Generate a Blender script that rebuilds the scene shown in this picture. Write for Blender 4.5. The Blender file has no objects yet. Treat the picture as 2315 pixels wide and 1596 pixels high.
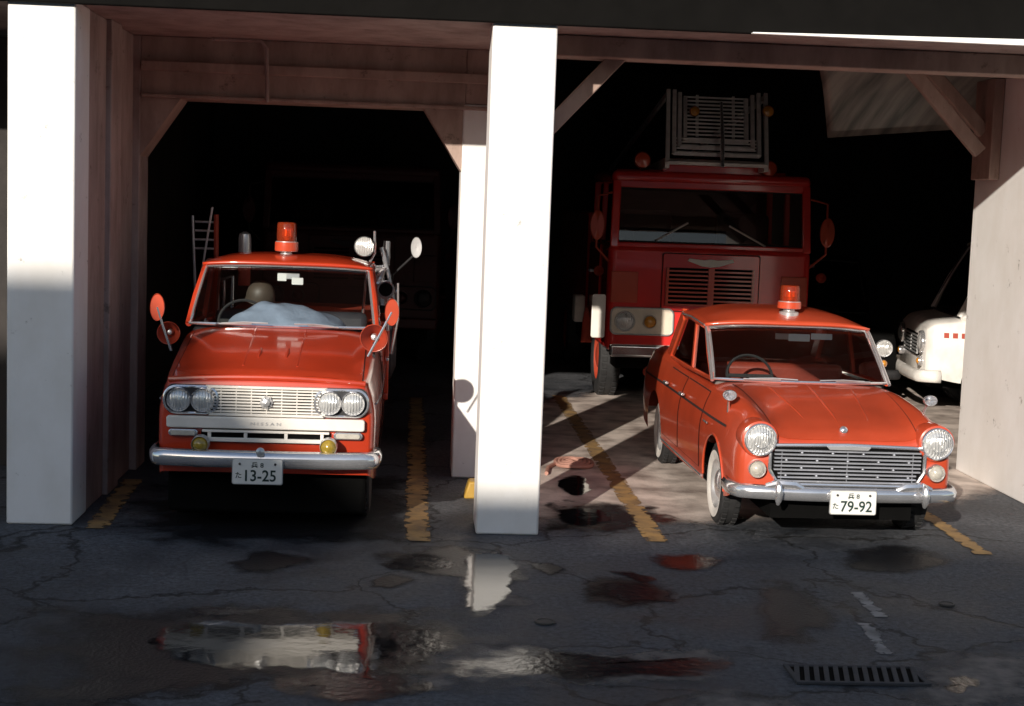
import bpy, bmesh, math, random
from mathutils import Vector, Matrix, noise
random.seed(4)
scn=bpy.context.scene
COL=scn.collection
R=math.radians
# ------------------------------------------------------------------ camera
F=3400.0; CX,CY=1157.5,798.0; H=2.40
PITCH=math.atan((798-455)/F); YAW=R(3.8); ROLL=R(2.1)
cd=bpy.data.cameras.new('camera'); cam=bpy.data.objects.new('camera',cd); COL.objects.link(cam)
scn.camera=cam; cd.sensor_width=36; cd.lens=36*F/2315; cd.clip_end=3000; cd.clip_start=.05
fwd=Vector((math.sin(YAW)*math.cos(PITCH),math.cos(YAW)*math.cos(PITCH),-math.sin(PITCH)))
r0=Vector((math.cos(YAW),-math.sin(YAW),0)); u0=r0.cross(fwd)
rt=r0*math.cos(ROLL)+u0*math.sin(ROLL); up=-r0*math.sin(ROLL)+u0*math.cos(ROLL)
M=Matrix((rt,up,-fwd)).transposed().to_4x4(); M.translation=Vector((0,0,H)); cam.matrix_world=M
def ray(px,py): return (fwd*F+rt*(px-CX)-up*(py-CY)).normalized()
def at(px,py,Y):
    d=ray(px,py); t=Y/d.y; return Vector((0,0,H))+d*t
def G(px,py,z=0):
    d=ray(px,py); t=(z-H)/d.z; return Vector((0,0,H))+d*t
# ------------------------------------------------------------------ materials
def newmat(name):
    m=bpy.data.materials.new(name); m.use_nodes=True; nt=m.node_tree
    return m,nt,nt.nodes['Principled BSDF']
def mat(name,c,rough=.5,metal=0,coat=0,var=.12,scale=6,bump=0,bscale=60,spec=.5,c2=None,rvar=0,det=6,stretch=None):
    m,nt,b=newmat(name); N=nt.nodes; L=nt.links
    b.inputs['Roughness'].default_value=rough; b.inputs['Metallic'].default_value=metal
    b.inputs['Coat Weight'].default_value=coat; b.inputs['Coat Roughness'].default_value=.07
    b.inputs['Specular IOR Level'].default_value=spec
    tc=N.new('ShaderNodeTexCoord'); n=N.new('ShaderNodeTexNoise'); n.inputs['Scale'].default_value=scale; n.inputs['Detail'].default_value=det
    if stretch:
        mp=N.new('ShaderNodeMapping'); mp.inputs['Scale'].default_value=stretch; L.new(tc.outputs['Object'],mp.inputs['Vector']); L.new(mp.outputs[0],n.inputs['Vector'])
    else: L.new(tc.outputs['Object'],n.inputs['Vector'])
    cr=N.new('ShaderNodeValToRGB'); L.new(n.outputs['Fac'],cr.inputs['Fac'])
    a=c2 if c2 else tuple(x*(1-var*2) for x in c)
    cr.color_ramp.elements[0].position=.3; cr.color_ramp.elements[0].color=(*a,1)
    cr.color_ramp.elements[1].position=.62; cr.color_ramp.elements[1].color=(*c,1)
    L.new(cr.outputs['Color'],b.inputs['Base Color'])
    if rvar:
        mr=N.new('ShaderNodeMapRange'); mr.inputs['From Min'].default_value=.3; mr.inputs['From Max'].default_value=.7; mr.inputs['To Min'].default_value=max(0,rough-rvar); mr.inputs['To Max'].default_value=rough+rvar
        L.new(n.outputs['Fac'],mr.inputs['Value']); L.new(mr.outputs['Result'],b.inputs['Roughness'])
    if bump:
        n2=N.new('ShaderNodeTexNoise'); n2.inputs['Scale'].default_value=bscale; n2.inputs['Detail'].default_value=5
        L.new(tc.outputs['Object'],n2.inputs['Vector'])
        bp=N.new('ShaderNodeBump'); bp.inputs['Strength'].default_value=bump; bp.inputs['Distance'].default_value=.02
        L.new(n2.outputs['Fac'],bp.inputs['Height']); L.new(bp.outputs['Normal'],b.inputs['Normal'])
    return m
def glassmat(name,tint,rough=.01,ior=1.5,diff=None,df=.3):
    m=bpy.data.materials.new(name); m.use_nodes=True; nt=m.node_tree; N=nt.nodes; L=nt.links
    N.remove(N['Principled BSDF']); o=N['Material Output']
    t=N.new('ShaderNodeBsdfTransparent'); t.inputs['Color'].default_value=(*tint,1)
    src=t.outputs[0]
    if diff:
        d=N.new('ShaderNodeBsdfDiffuse'); d.inputs['Color'].default_value=(*diff,1); m0=N.new('ShaderNodeMixShader'); m0.inputs[0].default_value=df
        L.new(t.outputs[0],m0.inputs[1]); L.new(d.outputs[0],m0.inputs[2]); src=m0.outputs[0]
    g=N.new('ShaderNodeBsdfGlossy'); g.inputs['Roughness'].default_value=rough
    fr=N.new('ShaderNodeFresnel'); fr.inputs['IOR'].default_value=ior
    mx=N.new('ShaderNodeMixShader'); L.new(fr.outputs[0],mx.inputs[0]); L.new(src,mx.inputs[1]); L.new(g.outputs[0],mx.inputs[2]); L.new(mx.outputs[0],o.inputs[0])
    return m
RED=mat('red_paint',(.56,.050,.016),.28,0,.9,.10,3,bump=.03,bscale=5)
RED2=mat('orange_red_paint',(.60,.078,.030),.32,0,.8,.09,3,bump=.03,bscale=5)
REDD=mat('deep_red_paint',(.76,.036,.030),.24,0,.9,.10,2,bump=.02,bscale=3)
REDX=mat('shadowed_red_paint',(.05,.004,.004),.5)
REDM=mat('matt_red',(.42,.05,.02),.6)
CHR=mat('chrome',(.86,.86,.88),.15,.82,0,.05,5,rvar=.05)
CHRD=mat('dull_chrome',(.70,.70,.70),.32,.65,0,.1,8)
WHT=mat('white_enamel',(.86,.82,.75),.4,0,.2,.05,8)
CREAM=mat('cream_panel',(.82,.72,.58),.45,0,.1,.08,6)
BLK=mat('black_rubber',(.022,.022,.023),.75,0,0,.2,12,bump=.1)
DRK=mat('dark_metal',(.02,.02,.022),.6)
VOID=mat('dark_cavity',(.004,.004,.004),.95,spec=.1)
SEAM=mat('panel_gap',(.03,.006,.004),.8)
SEATR=mat('dark_red_vinyl_seat',(.30,.045,.025),.5,bump=.1,bscale=30)
SEATD=mat('dark_seat',(.04,.04,.05),.6,bump=.1,bscale=30)
DASH=mat('grey_dashboard',(.20,.19,.18),.6)
WALLW=mat('tyre_white',(.78,.75,.70),.6)
GLASS=glassmat('window_glass',(.88,.92,.92),.01,1.6)
GLASSD=glassmat('dark_window_glass',(.45,.47,.46),.01,1.6)
PLATE=mat('plate_white',(.84,.84,.80),.45,var=.04)
GREEN=mat('plate_dark_green',(.01,.035,.03),.5)
AMBER=mat('amber_lens',(.70,.30,.04),.15,0,.6,.1,20)
YEL=mat('yellow_lens',(.42,.29,.04),.12,0,.8,.25,30)
CLEAR=mat('pale_lens',(.62,.58,.50),.2,.1,.6,.12,30)
ALU=mat('pale_ladder_metal',(.80,.76,.72),.45,.1,0,.1,10)
def lensmat():
    m,nt,b=newmat('headlight_glass'); N=nt.nodes; L=nt.links
    b.inputs['Base Color'].default_value=(.80,.80,.78,1); b.inputs['Metallic'].default_value=.45; b.inputs['Roughness'].default_value=.2
    b.inputs['Coat Weight'].default_value=1; b.inputs['Coat Roughness'].default_value=.02
    tc=N.new('ShaderNodeTexCoord'); w=N.new('ShaderNodeTexWave'); w.inputs['Scale'].default_value=16; w.inputs['Distortion'].default_value=3.5
    L.new(tc.outputs['Object'],w.inputs['Vector']); bp=N.new('ShaderNodeBump'); bp.inputs['Strength'].default_value=.55; bp.inputs['Distance'].default_value=.012
    L.new(w.outputs['Fac'],bp.inputs['Height']); L.new(bp.outputs['Normal'],b.inputs['Normal']); return m
LENS=lensmat()
BEA=glassmat('beacon_red_glass',(1.0,.24,.09),.03,1.5,(.85,.12,.04),.20)
def wallmat(name,c,c2,dirt=.5,st=1.6,thr=.25):
    m,nt,b=newmat(name); N=nt.nodes; L=nt.links; b.inputs['Roughness'].default_value=.85
    tc=N.new('ShaderNodeTexCoord'); mp=N.new('ShaderNodeMapping'); mp.inputs['Scale'].default_value=(st,st,1); L.new(tc.outputs['Object'],mp.inputs['Vector'])
    n=N.new('ShaderNodeTexNoise'); n.inputs['Scale'].default_value=1.3; n.inputs['Detail'].default_value=10; n.inputs['Roughness'].default_value=.66; L.new(mp.outputs[0],n.inputs['Vector'])
    cr=N.new('ShaderNodeValToRGB'); cr.color_ramp.elements[0].position=.32; cr.color_ramp.elements[0].color=(*c2,1); cr.color_ramp.elements[1].position=.60; cr.color_ramp.elements[1].color=(*c,1)
    L.new(n.outputs['Fac'],cr.inputs['Fac'])
    n3=N.new('ShaderNodeTexNoise'); n3.inputs['Scale'].default_value=6; n3.inputs['Detail'].default_value=12; n3.inputs['Roughness'].default_value=.72; L.new(tc.outputs['Object'],n3.inputs['Vector'])
    c3=N.new('ShaderNodeValToRGB'); c3.color_ramp.elements[0].position=thr; c3.color_ramp.elements[0].color=(.25,.22,.2,1); c3.color_ramp.elements[1].position=thr+.07; c3.color_ramp.elements[1].color=(1,1,1,1)
    L.new(n3.outputs['Fac'],c3.inputs['Fac'])
    mx=N.new('ShaderNodeMix'); mx.data_type='RGBA'; mx.blend_type='MULTIPLY'; mx.inputs[0].default_value=dirt
    L.new(cr.outputs[0],mx.inputs[6]); L.new(c3.outputs[0],mx.inputs[7]); L.new(mx.outputs[2],b.inputs['Base Color'])
    bp=N.new('ShaderNodeBump'); bp.inputs['Strength'].default_value=.25; bp.inputs['Distance'].default_value=.01; L.new(n3.outputs['Fac'],bp.inputs['Height']); L.new(bp.outputs[0],b.inputs['Normal'])
    return m
PIL=wallmat('white_painted_concrete',(.95,.94,.92),(.86,.84,.80),.7,1.6,.31)
TAN=wallmat('tan_painted_concrete',(.46,.34,.285),(.29,.20,.165),.6,3,.33)
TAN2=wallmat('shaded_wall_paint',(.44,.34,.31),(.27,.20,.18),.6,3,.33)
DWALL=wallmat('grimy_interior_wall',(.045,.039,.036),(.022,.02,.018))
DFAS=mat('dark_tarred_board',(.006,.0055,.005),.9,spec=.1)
def groundmat(name,ca,cb,lo=.34,hi=.68,rmin=.42,rmax=.85,crack=.62,nsc=.55):
    m,nt,b=newmat(name); N=nt.nodes; L=nt.links
    tc=N.new('ShaderNodeTexCoord')
    n=N.new('ShaderNodeTexNoise'); n.inputs['Scale'].default_value=nsc; n.inputs['Detail'].default_value=13; n.inputs['Roughness'].default_value=.76; L.new(tc.outputs['Object'],n.inputs['Vector'])
    cr=N.new('ShaderNodeValToRGB'); e=cr.color_ramp.elements; e[0].position=lo; e[0].color=(*ca,1); e[1].position=hi; e[1].color=(*cb,1)
    L.new(n.outputs['Fac'],cr.inputs['Fac'])
    nf=N.new('ShaderNodeTexNoise'); nf.inputs['Scale'].default_value=26; nf.inputs['Detail'].default_value=8; nf.inputs['Roughness'].default_value=.8; L.new(tc.outputs['Object'],nf.inputs['Vector'])
    cf=N.new('ShaderNodeValToRGB'); cf.color_ramp.elements[0].position=.34; cf.color_ramp.elements[0].color=(.30,.30,.30,1); cf.color_ramp.elements[1].position=.68; cf.color_ramp.elements[1].color=(1.75,1.75,1.75,1)
    L.new(nf.outputs['Fac'],cf.inputs['Fac'])
    m1=N.new('ShaderNodeMix'); m1.data_type='RGBA'; m1.blend_type='MULTIPLY'; m1.inputs[0].default_value=1; L.new(cr.outputs[0],m1.inputs[6]); L.new(cf.outputs[0],m1.inputs[7])
    col=m1.outputs[2]; crk=None
    for sc,dsc,amp,w0,w1,mixf in((crack,1.7,.9,.003,.013,.92),(crack*2.3,3.0,.35,.001,.008,.4)):
        nd=N.new('ShaderNodeTexNoise'); nd.inputs['Scale'].default_value=dsc; nd.inputs['Detail'].default_value=9; nd.inputs['Roughness'].default_value=.6; L.new(tc.outputs['Object'],nd.inputs['Vector'])
        va=N.new('ShaderNodeVectorMath'); va.operation='MULTIPLY_ADD'; va.inputs[1].default_value=(amp,amp,0); L.new(nd.outputs['Color'],va.inputs[0]); L.new(tc.outputs['Object'],va.inputs[2])
        vo=N.new('ShaderNodeTexVoronoi'); vo.feature='DISTANCE_TO_EDGE'; vo.inputs['Scale'].default_value=sc; L.new(va.outputs[0],vo.inputs['Vector'])
        cc=N.new('ShaderNodeValToRGB'); cc.color_ramp.elements[0].position=w0; cc.color_ramp.elements[0].color=(.10,.10,.10,1); cc.color_ramp.elements[1].position=w1; cc.color_ramp.elements[1].color=(1,1,1,1)
        L.new(vo.outputs['Distance'],cc.inputs['Fac'])
        m2=N.new('ShaderNodeMix'); m2.data_type='RGBA'; m2.blend_type='MULTIPLY'; m2.inputs[0].default_value=mixf; L.new(col,m2.inputs[6]); L.new(cc.outputs[0],m2.inputs[7]); col=m2.outputs[2]
        if crk is None: crk=cc
    L.new(col,b.inputs['Base Color'])
    mr=N.new('ShaderNodeMapRange'); mr.inputs['From Min'].default_value=.38; mr.inputs['From Max'].default_value=.58; mr.inputs['To Min'].default_value=rmin; mr.inputs['To Max'].default_value=rmax
    L.new(n.outputs['Fac'],mr.inputs['Value']); L.new(mr.outputs[0],b.inputs['Roughness'])
    bp=N.new('ShaderNodeBump'); bp.inputs['Strength'].default_value=.9; bp.inputs['Distance'].default_value=.016; L.new(nf.outputs['Fac'],bp.inputs['Height'])
    b2=N.new('ShaderNodeBump'); b2.inputs['Strength'].default_value=.6; b2.inputs['Distance'].default_value=.02; L.new(crk.outputs[0],b2.inputs['Height']); L.new(bp.outputs[0],b2.inputs['Normal']); L.new(b2.outputs[0],b.inputs['Normal'])
    return m
ASPH=groundmat('asphalt',(.024,.029,.038),(.128,.134,.148),.36,.66)
def patchmat(name,c,c2,rough,bump=.05,bscale=4,spec=.5,soft=3.0,nz=1.3,nsc=2.5,sc=5,rvar=0,lo=.15,hi=.75):
    """surface film that thins out towards its rim (rim distance is a mesh attribute)"""
    m=mat(name,c,rough,0,0,.2,sc,bump,bscale,spec,c2,rvar,10); nt=m.node_tree; N=nt.nodes; L=nt.links; b=N['Principled BSDF']; o=N['Material Output']
    at_=N.new('ShaderNodeAttribute'); at_.attribute_name='rim'
    tc=N.new('ShaderNodeTexCoord'); n=N.new('ShaderNodeTexNoise'); n.inputs['Scale'].default_value=nsc; n.inputs['Detail'].default_value=8; n.inputs['Roughness'].default_value=.62; L.new(tc.outputs['Object'],n.inputs['Vector'])
    a=N.new('ShaderNodeMath'); a.operation='MULTIPLY_ADD'; a.inputs[1].default_value=soft; L.new(at_.outputs['Fac'],a.inputs[0])
    s=N.new('ShaderNodeMath'); s.operation='MULTIPLY_ADD'; s.inputs[1].default_value=nz*3; s.inputs[2].default_value=-.5*nz*3; L.new(n.outputs['Fac'],s.inputs[0]); L.new(s.outputs[0],a.inputs[2])
    mr=N.new('ShaderNodeMapRange'); mr.interpolation_type='SMOOTHSTEP'; mr.inputs['From Min'].default_value=lo; mr.inputs['From Max'].default_value=hi; L.new(a.outputs[0],mr.inputs['Value'])
    ed=N.new('ShaderNodeMath'); ed.operation='MULTIPLY'; e2=N.new('ShaderNodeMapRange'); e2.inputs['From Max'].default_value=.08; L.new(at_.outputs['Fac'],e2.inputs['Value']); L.new(mr.outputs[0],ed.inputs[0]); L.new(e2.outputs[0],ed.inputs[1])
    t=N.new('ShaderNodeBsdfTransparent'); mx=N.new('ShaderNodeMixShader'); L.new(ed.outputs[0],mx.inputs[0]); L.new(t.outputs[0],mx.inputs[1]); L.new(b.outputs[0],mx.inputs[2]); L.new(mx.outputs[0],o.inputs[0])
    return m
WATER=patchmat('still_water',(.010,.010,.012),(.007,.007,.009),.05,.06,7,.40,3.2,.95,3.4)
FILM=patchmat('thin_water_film',(.020,.019,.021),(.013,.013,.015),.24,.25,22,.4,1.9,1.1,3,rvar=.08,lo=.1,hi=1.1)
STAIN=patchmat('wet_stain',(.012,.012,.014),(.018,.018,.02),.42,.4,50,.45,2.2,1.0,2.5,lo=.1,hi=1.2)
PALE=patchmat('pale_ground_film',(.24,.205,.18),(.10,.088,.08),.8,.5,40,.3,1.8,1.0,3,9,lo=.1,hi=1.3)
FLOORM=patchmat('sunlit_bay_floor',(.78,.68,.61),(.24,.19,.165),.6,.4,40,.4,9,.8,1.8,3,lo=.1,hi=1.2)  # pale colour carries the sunlight on the right bay floor
YLINE=patchmat('worn_yellow_paint',(.42,.26,.10),(.17,.115,.07),.7,.3,50,.4,4,1.3,9)
WLINE=patchmat('worn_white_paint',(.34,.33,.32),(.12,.12,.12),.7,.3,50,.4,3,1.2,8)
HOSE=mat('pink_hose_canvas',(.50,.26,.20),.8,bump=.3)
# ------------------------------------------------------------------ mesh builder
def basis(a):
    a=Vector(a).normalized(); t=Vector((0,0,1)) if abs(a.z)<.9 else Vector((1,0,0))
    u=a.cross(t).normalized(); return a,u,a.cross(u).normalized()
class B:
    def __init__(s): s.v=[]; s.f=[]
    def add(s,vs,fs):
        o=len(s.v); s.v+=[tuple(x) for x in vs]; s.f+=[tuple(i+o for i in f) for f in fs]; return s
    def box(s,x0,x1,y0,y1,z0,z1):
        vs=[(x,y,z) for x in(x0,x1) for y in(y0,y1) for z in(z0,z1)]
        return s.add(vs,[(0,1,3,2),(4,6,7,5),(0,4,5,1),(2,3,7,6),(0,2,6,4),(1,5,7,3)])
    def bar(s,p0,p1,w,h,upv=(0,0,1)):
        p0,p1=Vector(p0),Vector(p1); a=(p1-p0).normalized(); u=a.cross(Vector(upv)).normalized(); v=u.cross(a)
        vs=[p+u*sx*w/2+v*sz*h/2 for p in(p0,p1) for sx,sz in((-1,-1),(1,-1),(1,1),(-1,1))]
        return s.add(vs,[(0,1,2,3),(7,6,5,4),(0,4,5,1),(1,5,6,2),(2,6,7,3),(3,7,4,0)])
    def tube(s,pts,r,n=8,closed=False):
        pts=[Vector(p) for p in pts]; N=len(pts); rr=r if isinstance(r,(list,tuple)) else [r]*N
        vs=[]; pu=None
        for i,p in enumerate(pts):
            if closed: a=pts[(i+1)%N]-pts[i-1]
            else: a=pts[min(i+1,N-1)]-pts[max(i-1,0)]
            a.normalize()
            if pu is None: _,u,v=basis(a)
            else:
                u=(pu-a*pu.dot(a)).normalized(); v=a.cross(u)
            pu=u
            vs+=[p+(u*math.cos(2*math.pi*k/n)+v*math.sin(2*math.pi*k/n))*rr[i] for k in range(n)]
        fs=[]
        for i in range(N if closed else N-1):
            j=(i+1)%N
            for k in range(n): fs.append((i*n+k,i*n+(k+1)%n,j*n+(k+1)%n,j*n+k))
        if not closed: fs+= [tuple(range(n)),tuple((N-1)*n+k for k in range(n))]
        return s.add(vs,fs)
    def lathe(s,prof,o=(0,0,0),ax=(0,-1,0),n=28,sx=1,sy=1):
        a,u,v=basis(ax); o=Vector(o); vs=[]; fs=[]
        for r,h in prof: vs+=[o+a*h+(u*math.cos(2*math.pi*k/n)*sx+v*math.sin(2*math.pi*k/n)*sy)*max(r,.0004) for k in range(n)]
        for i in range(len(prof)-1):
            for k in range(n): fs.append((i*n+k,i*n+(k+1)%n,(i+1)*n+(k+1)%n,(i+1)*n+k))
        return s.add(vs,fs)
    def grid(s,fn,nu,nv,skip=None):
        vs=[fn(i/nu,j/nv) for j in range(nv+1) for i in range(nu+1)]
        fs=[(j*(nu+1)+i,j*(nu+1)+i+1,(j+1)*(nu+1)+i+1,(j+1)*(nu+1)+i) for j in range(nv) for i in range(nu) if not(skip and skip(i/nu,j/nv))]
        return s.add(vs,fs)
    def prism(s,poly,y0,y1):
        n=len(poly); vs=[(x,y0,z) for x,z in poly]+[(x,y1,z) for x,z in poly]
        return s.add(vs,[tuple(range(n)),tuple(range(2*n-1,n-1,-1))]+[(i,(i+1)%n,n+(i+1)%n,n+i) for i in range(n)])
    def build(s,name,m,parent=None,smooth=True,bevel=0,seg=2,ang=35,solid=0,label=None,fixn=True):
        me=bpy.data.meshes.new(name); me.from_pydata(s.v,[],s.f); me.update()
        if fixn:
            bm=bmesh.new(); bm.from_mesh(me); bmesh.ops.recalc_face_normals(bm,faces=bm.faces); bm.to_mesh(me); bm.free()
        me.materials.append(m)
        if smooth:
            me.polygons.foreach_set('use_smooth',[True]*len(me.polygons)); me.set_sharp_from_angle(angle=R(ang))
        o=bpy.data.objects.new(name,me); COL.objects.link(o)
        if parent: o.parent=parent
        if bevel:
            b=o.modifiers.new('bevel','BEVEL'); b.width=bevel; b.segments=seg; b.limit_method='ANGLE'; b.angle_limit=R(40)
        if solid:
            q=o.modifiers.new('solid','SOLIDIFY'); q.thickness=solid
        if label: o['label']=label
        return o
def thing(name,label,cat,loc=(0,0,0),rz=0,group=None):
    o=bpy.data.objects.new(name,None); COL.objects.link(o); o.location=loc; o.rotation_euler=(0,0,rz); o.empty_display_size=.2
    o['label']=label; o['category']=cat
    if group: o['group']=group
    return o
def tag(o,label,cat,group=None):
    o['label']=label; o['category']=cat
    if group: o['group']=group
    return o
def struct(o): o['kind']='structure'; return o
def textmesh(items,name,m,parent,y):
    out=B()
    for st,x,z,h,xs in items:
        c=bpy.data.curves.new('t','FONT'); c.body=st; c.size=1; c.align_x='CENTER'; c.resolution_u=3; c.offset=.016
        o=bpy.data.objects.new('t',c); COL.objects.link(o)
        bpy.context.view_layer.update()
        dg=bpy.context.evaluated_depsgraph_get(); me=bpy.data.meshes.new_from_object(o.evaluated_get(dg))
        if len(me.vertices):
            xsv=[v.co.x for v in me.vertices]; zv=[v.co.y for v in me.vertices]
            cx=(min(xsv)+max(xsv))/2; cz=(min(zv)+max(zv))/2; hh=max(zv)-min(zv)
            k=h/max(hh,.01)
            out.add([((v.co.x-cx)*k*xs+x,y,(v.co.y-cz)*k+z) for v in me.vertices],[tuple(p.vertices) for p in me.polygons])
        bpy.data.objects.remove(o); bpy.data.meshes.remove(me)
    return out.build(name,m,parent,smooth=False,fixn=False)
def rrect(x0,x1,z0,z1,r,n=6):
    pts=[]
    for cx,cz,a0 in((x1-r,z1-r,0),(x0+r,z1-r,90),(x0+r,z0+r,180),(x1-r,z0+r,270)):
        for i in range(n+1):
            a=R(a0+90*i/n); pts.append((cx+r*math.cos(a),cz+r*math.sin(a)))
    return pts
# ------------------------------------------------------------------ vehicle pieces
def wheel(root,x,y,r,w,sgn,white=False,z=None,hub=CHR):
    z=r if z is None else z
    ri=r*.60
    prof=[(ri,-w*.38),(ri+.02,-w*.46),(r*.82,-w*.52),(r*.95,-w*.46),(r,-w*.34),(r+.003,-w*.1),(r+.003,w*.1),(r,w*.34),(r*.95,w*.46),(r*.82,w*.52),(ri+.02,w*.46),(ri,w*.38)]
    b=B().lathe(prof,(x,y,z),(sgn,0,0),40)
    n=36
    for k in range(n):
        a=2*math.pi*k/n
        for s2 in(-1,1):
            c=Vector((x+s2*w*.27,y+math.cos(a)*(r+.003),z+math.sin(a)*(r+.003)))
            t=Vector((0,-math.sin(a),math.cos(a)))
            b.bar(c-t*r*.055,c+t*r*.055,w*.22,.018,upv=(0,math.cos(a),math.sin(a)))
    t=b.build('wheel',BLK,root)
    B().lathe([(0.001,w*.30),(ri*.45,w*.30),(ri*.5,w*.2),(ri*.9,w*.16),(ri*.97,w*.36),(ri+.005,w*.42),(ri+.012,w*.36)],(x,y,z),(sgn,0,0),32).build('rim',CHRD if hub==CHR else REDM,t)
    if white: B().lathe([(ri+.004,w*.43),(ri+.03,w*.49),(r*.80,w*.535),(r*.84,w*.53)],(x,y,z),(sgn,0,0),40).build('whitewall',WALLW,t)
    B().lathe([(.001,w*.46),(ri*.3,w*.45),(ri*.5,w*.38),(ri*.62,w*.28)],(x,y,z),(sgn,0,0),24).build('hubcap',hub,t)
    return t
def headlight(root,x,y,z,r,ring=1.22,m=LENS,name='headlight',rm=CHR,inner=False):
    b=B().lathe([(r*ring,-.05),(r*ring,.012),(r*(ring*.97),.03),(r*(1+(ring-1)*.5),.036),(r*1.0,.026),(r*.98,0),(r*.7,-.03),(.001,-.045)],(x,y,z)).build(name,rm,root)
    B().lathe([(r*.99,.014),(r*.85,.032),(r*.6,.046),(r*.3,.053),(.001,.056)],(x,y,z)).build('lens',m,b)
    if inner: B().lathe([(r*.62,.044),(r*.60,.052),(r*.55,.054),(r*.52,.050)],(x,y,z),n=28).build('lens_ring',CHRD,b)
    return b
def beacon(root,x,y,z,r=.09,h=.3,base=RED2):
    b=B().lathe([(r*.9,-.02),(r*.9,.03),(r*.55,.04),(r*.5,.055),(r*1.02,.06),(r*1.05,h*.42),(r*.98,h*.47),(.001,h*.47)],(x,y,z),(0,0,1)).build('beacon',CHRD,root)
    B().lathe([(r*1.07,.062),(r*1.10,h*.25),(r*1.08,h*.40),(r*1.08,h*.45)],(x,y,z),(0,0,1)).build('collar',base,b)
    B().lathe([(r*.9,h*.44),(r*.93,h*.6),(r*.90,h*.93),(r*.8,h*.985),(.001,h)],(x,y,z),(0,0,1)).build('lens',BEA,b)
    B().lathe([(.001,h*.5),(r*.2,h*.5),(r*.5,h*.62),(r*.45,h*.80),(.001,h*.82)],(x,y,z),(0,0,1),12).build('reflector',CHR,b)
    return b
def hermite(tab):
    def f(y):
        if y<=tab[0][0]: return tab[0][1]
        if y>=tab[-1][0]: return tab[-1][1]
        for i in range(len(tab)-1):
            a,b=tab[i],tab[i+1]
            if a[0]<=y<=b[0]:
                d=b[0]-a[0]; s=(b[1]-a[1])/d
                s0=(b[1]-tab[i-1][1])/(b[0]-tab[i-1][0]) if i>0 else s
                s1=(tab[i+2][1]-a[1])/(tab[i+2][0]-a[0]) if i+2<len(tab) else s
                lim=3*abs(s); s0=max(-lim,min(lim,s0)); s1=max(-lim,min(lim,s1))
                t=(y-a[0])/d
                return (2*t**3-3*t*t+1)*a[1]+(t**3-2*t*t+t)*d*s0+(-2*t**3+3*t*t)*b[1]+(t**3-t*t)*d*s1
    return f
class Shell:
    def __init__(s,L,W,ZS,ZT,zb,arches,bump=None,zm=.6,tuck=.07,tumble=.05,cab=None,e=.55):
        s.L=L; s.W=hermite(W); s.ZS=hermite(ZS); s.ZT=hermite(ZT); s.zb=hermite(zb); s.ar=arches; s.bp=bump; s.zm=zm; s.tuck=tuck; s.tum=tumble; s.cab=cab; s.e=e
    def side(s,y,z):
        w=s.W(y); zs=s.ZS(y)
        f=1-s.tuck*((s.zm-z)/s.zm)**2 if z<s.zm else 1-s.tum*((z-s.zm)/max(zs-s.zm,.05))**2
        return w*f
    def top(s,y,x):
        zs=s.ZS(y); xs=s.side(y,zs); q=min(abs(x)/xs,1)
        z=zs+(s.ZT(y)-zs)*(1-q**3)**s.e
        if s.bp:
            A,xb,sg=s.bp; z+=hermite(A)(y)*math.exp(-((abs(x)-xb)/sg)**2)*min(1,(1-q)*7)**.5
        return z
    def bot(s,y):
        z=s.zb(y)
        for yc,zc,r in s.ar:
            if abs(y-yc)<r: z=max(z,zc+math.sqrt(r*r-(y-yc)**2))
        return z
    def build(s,name,m,root,n=9,mm=16):
        ys=set([0,.008,.02,.04,.07,.1,s.L])
        y=.14
        while y<s.L: ys.add(round(y,4)); y+=.06
        for yc,zc,r in s.ar:
            for k in range(25): ys.add(round(yc-r*math.cos(math.pi*k/24),5))
            ys.add(yc-r-.002); ys.add(yc+r+.002)
        ys=sorted(v for v in ys if 0<=v<=s.L)
        b=B(); vs=[]
        for y in ys:
            zb=s.bot(y); zs=s.ZS(y); half=[]
            for i in range(n): 
                z=zb+(zs-zb)*i/(n-1) if zs>zb else zs; half.append((s.side(y,z),z))
            xs=half[-1][0]
            for i in range(1,mm+1):
                a=math.pi/2*i/mm; x=xs*math.cos(a)**.8 if i<mm else 0
                half.append((x,s.top(y,x)))
            full=[(-x,y,z) for x,z in half]+[(x,y,z) for x,z in reversed(half[:-1])]
            K=len(full); vs+=full
        fs=[]
        for j in range(len(ys)-1):
            for k in range(K-1):
                if s.cab and s.cab[0]<=ys[j] and ys[j+1]<=s.cab[1]:
                    xm=abs(vs[j*K+k][0]+vs[j*K+k+1][0])/2
                    if n-1<=k<K-n and xm<s.side(ys[j],s.ZS(ys[j]))*.90: continue
                fs.append((j*K+k,j*K+k+1,(j+1)*K+k+1,(j+1)*K+k))
        fs.append(tuple(range(K))); fs.append(tuple((len(ys)-1)*K+k for k in range(K)))
        b.add(vs,fs); return b.build(name,m,root,ang=50)
    def patch(s,y0,y1,z0,z1,sg,off,ny=14,nz=8):
        f0=z0 if callable(z0) else (lambda y:z0); f1=z1 if callable(z1) else (lambda y:z1)
        def fn(u,v):
            y=y0+(y1-y0)*u; z=f0(y)+(f1(y)-f0(y))*v
            return (sg*(s.side(y,z)+off),y,z)
        return B().grid(fn,ny,nz)
    def tpatch(s,y0,y1,x0,x1,off,nx=24,ny=20):
        g0=x0 if callable(x0) else (lambda y:x0); g1=x1 if callable(x1) else (lambda y:x1)
        def fn(u,v):
            y=y0+(y1-y0)*v; x=g0(y)+(g1(y)-g0(y))*u
            return (x,y,s.top(y,x)+off)
        return B().grid(fn,nx,ny)
def lerp(a,b,t): return a+(b-a)*t
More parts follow.
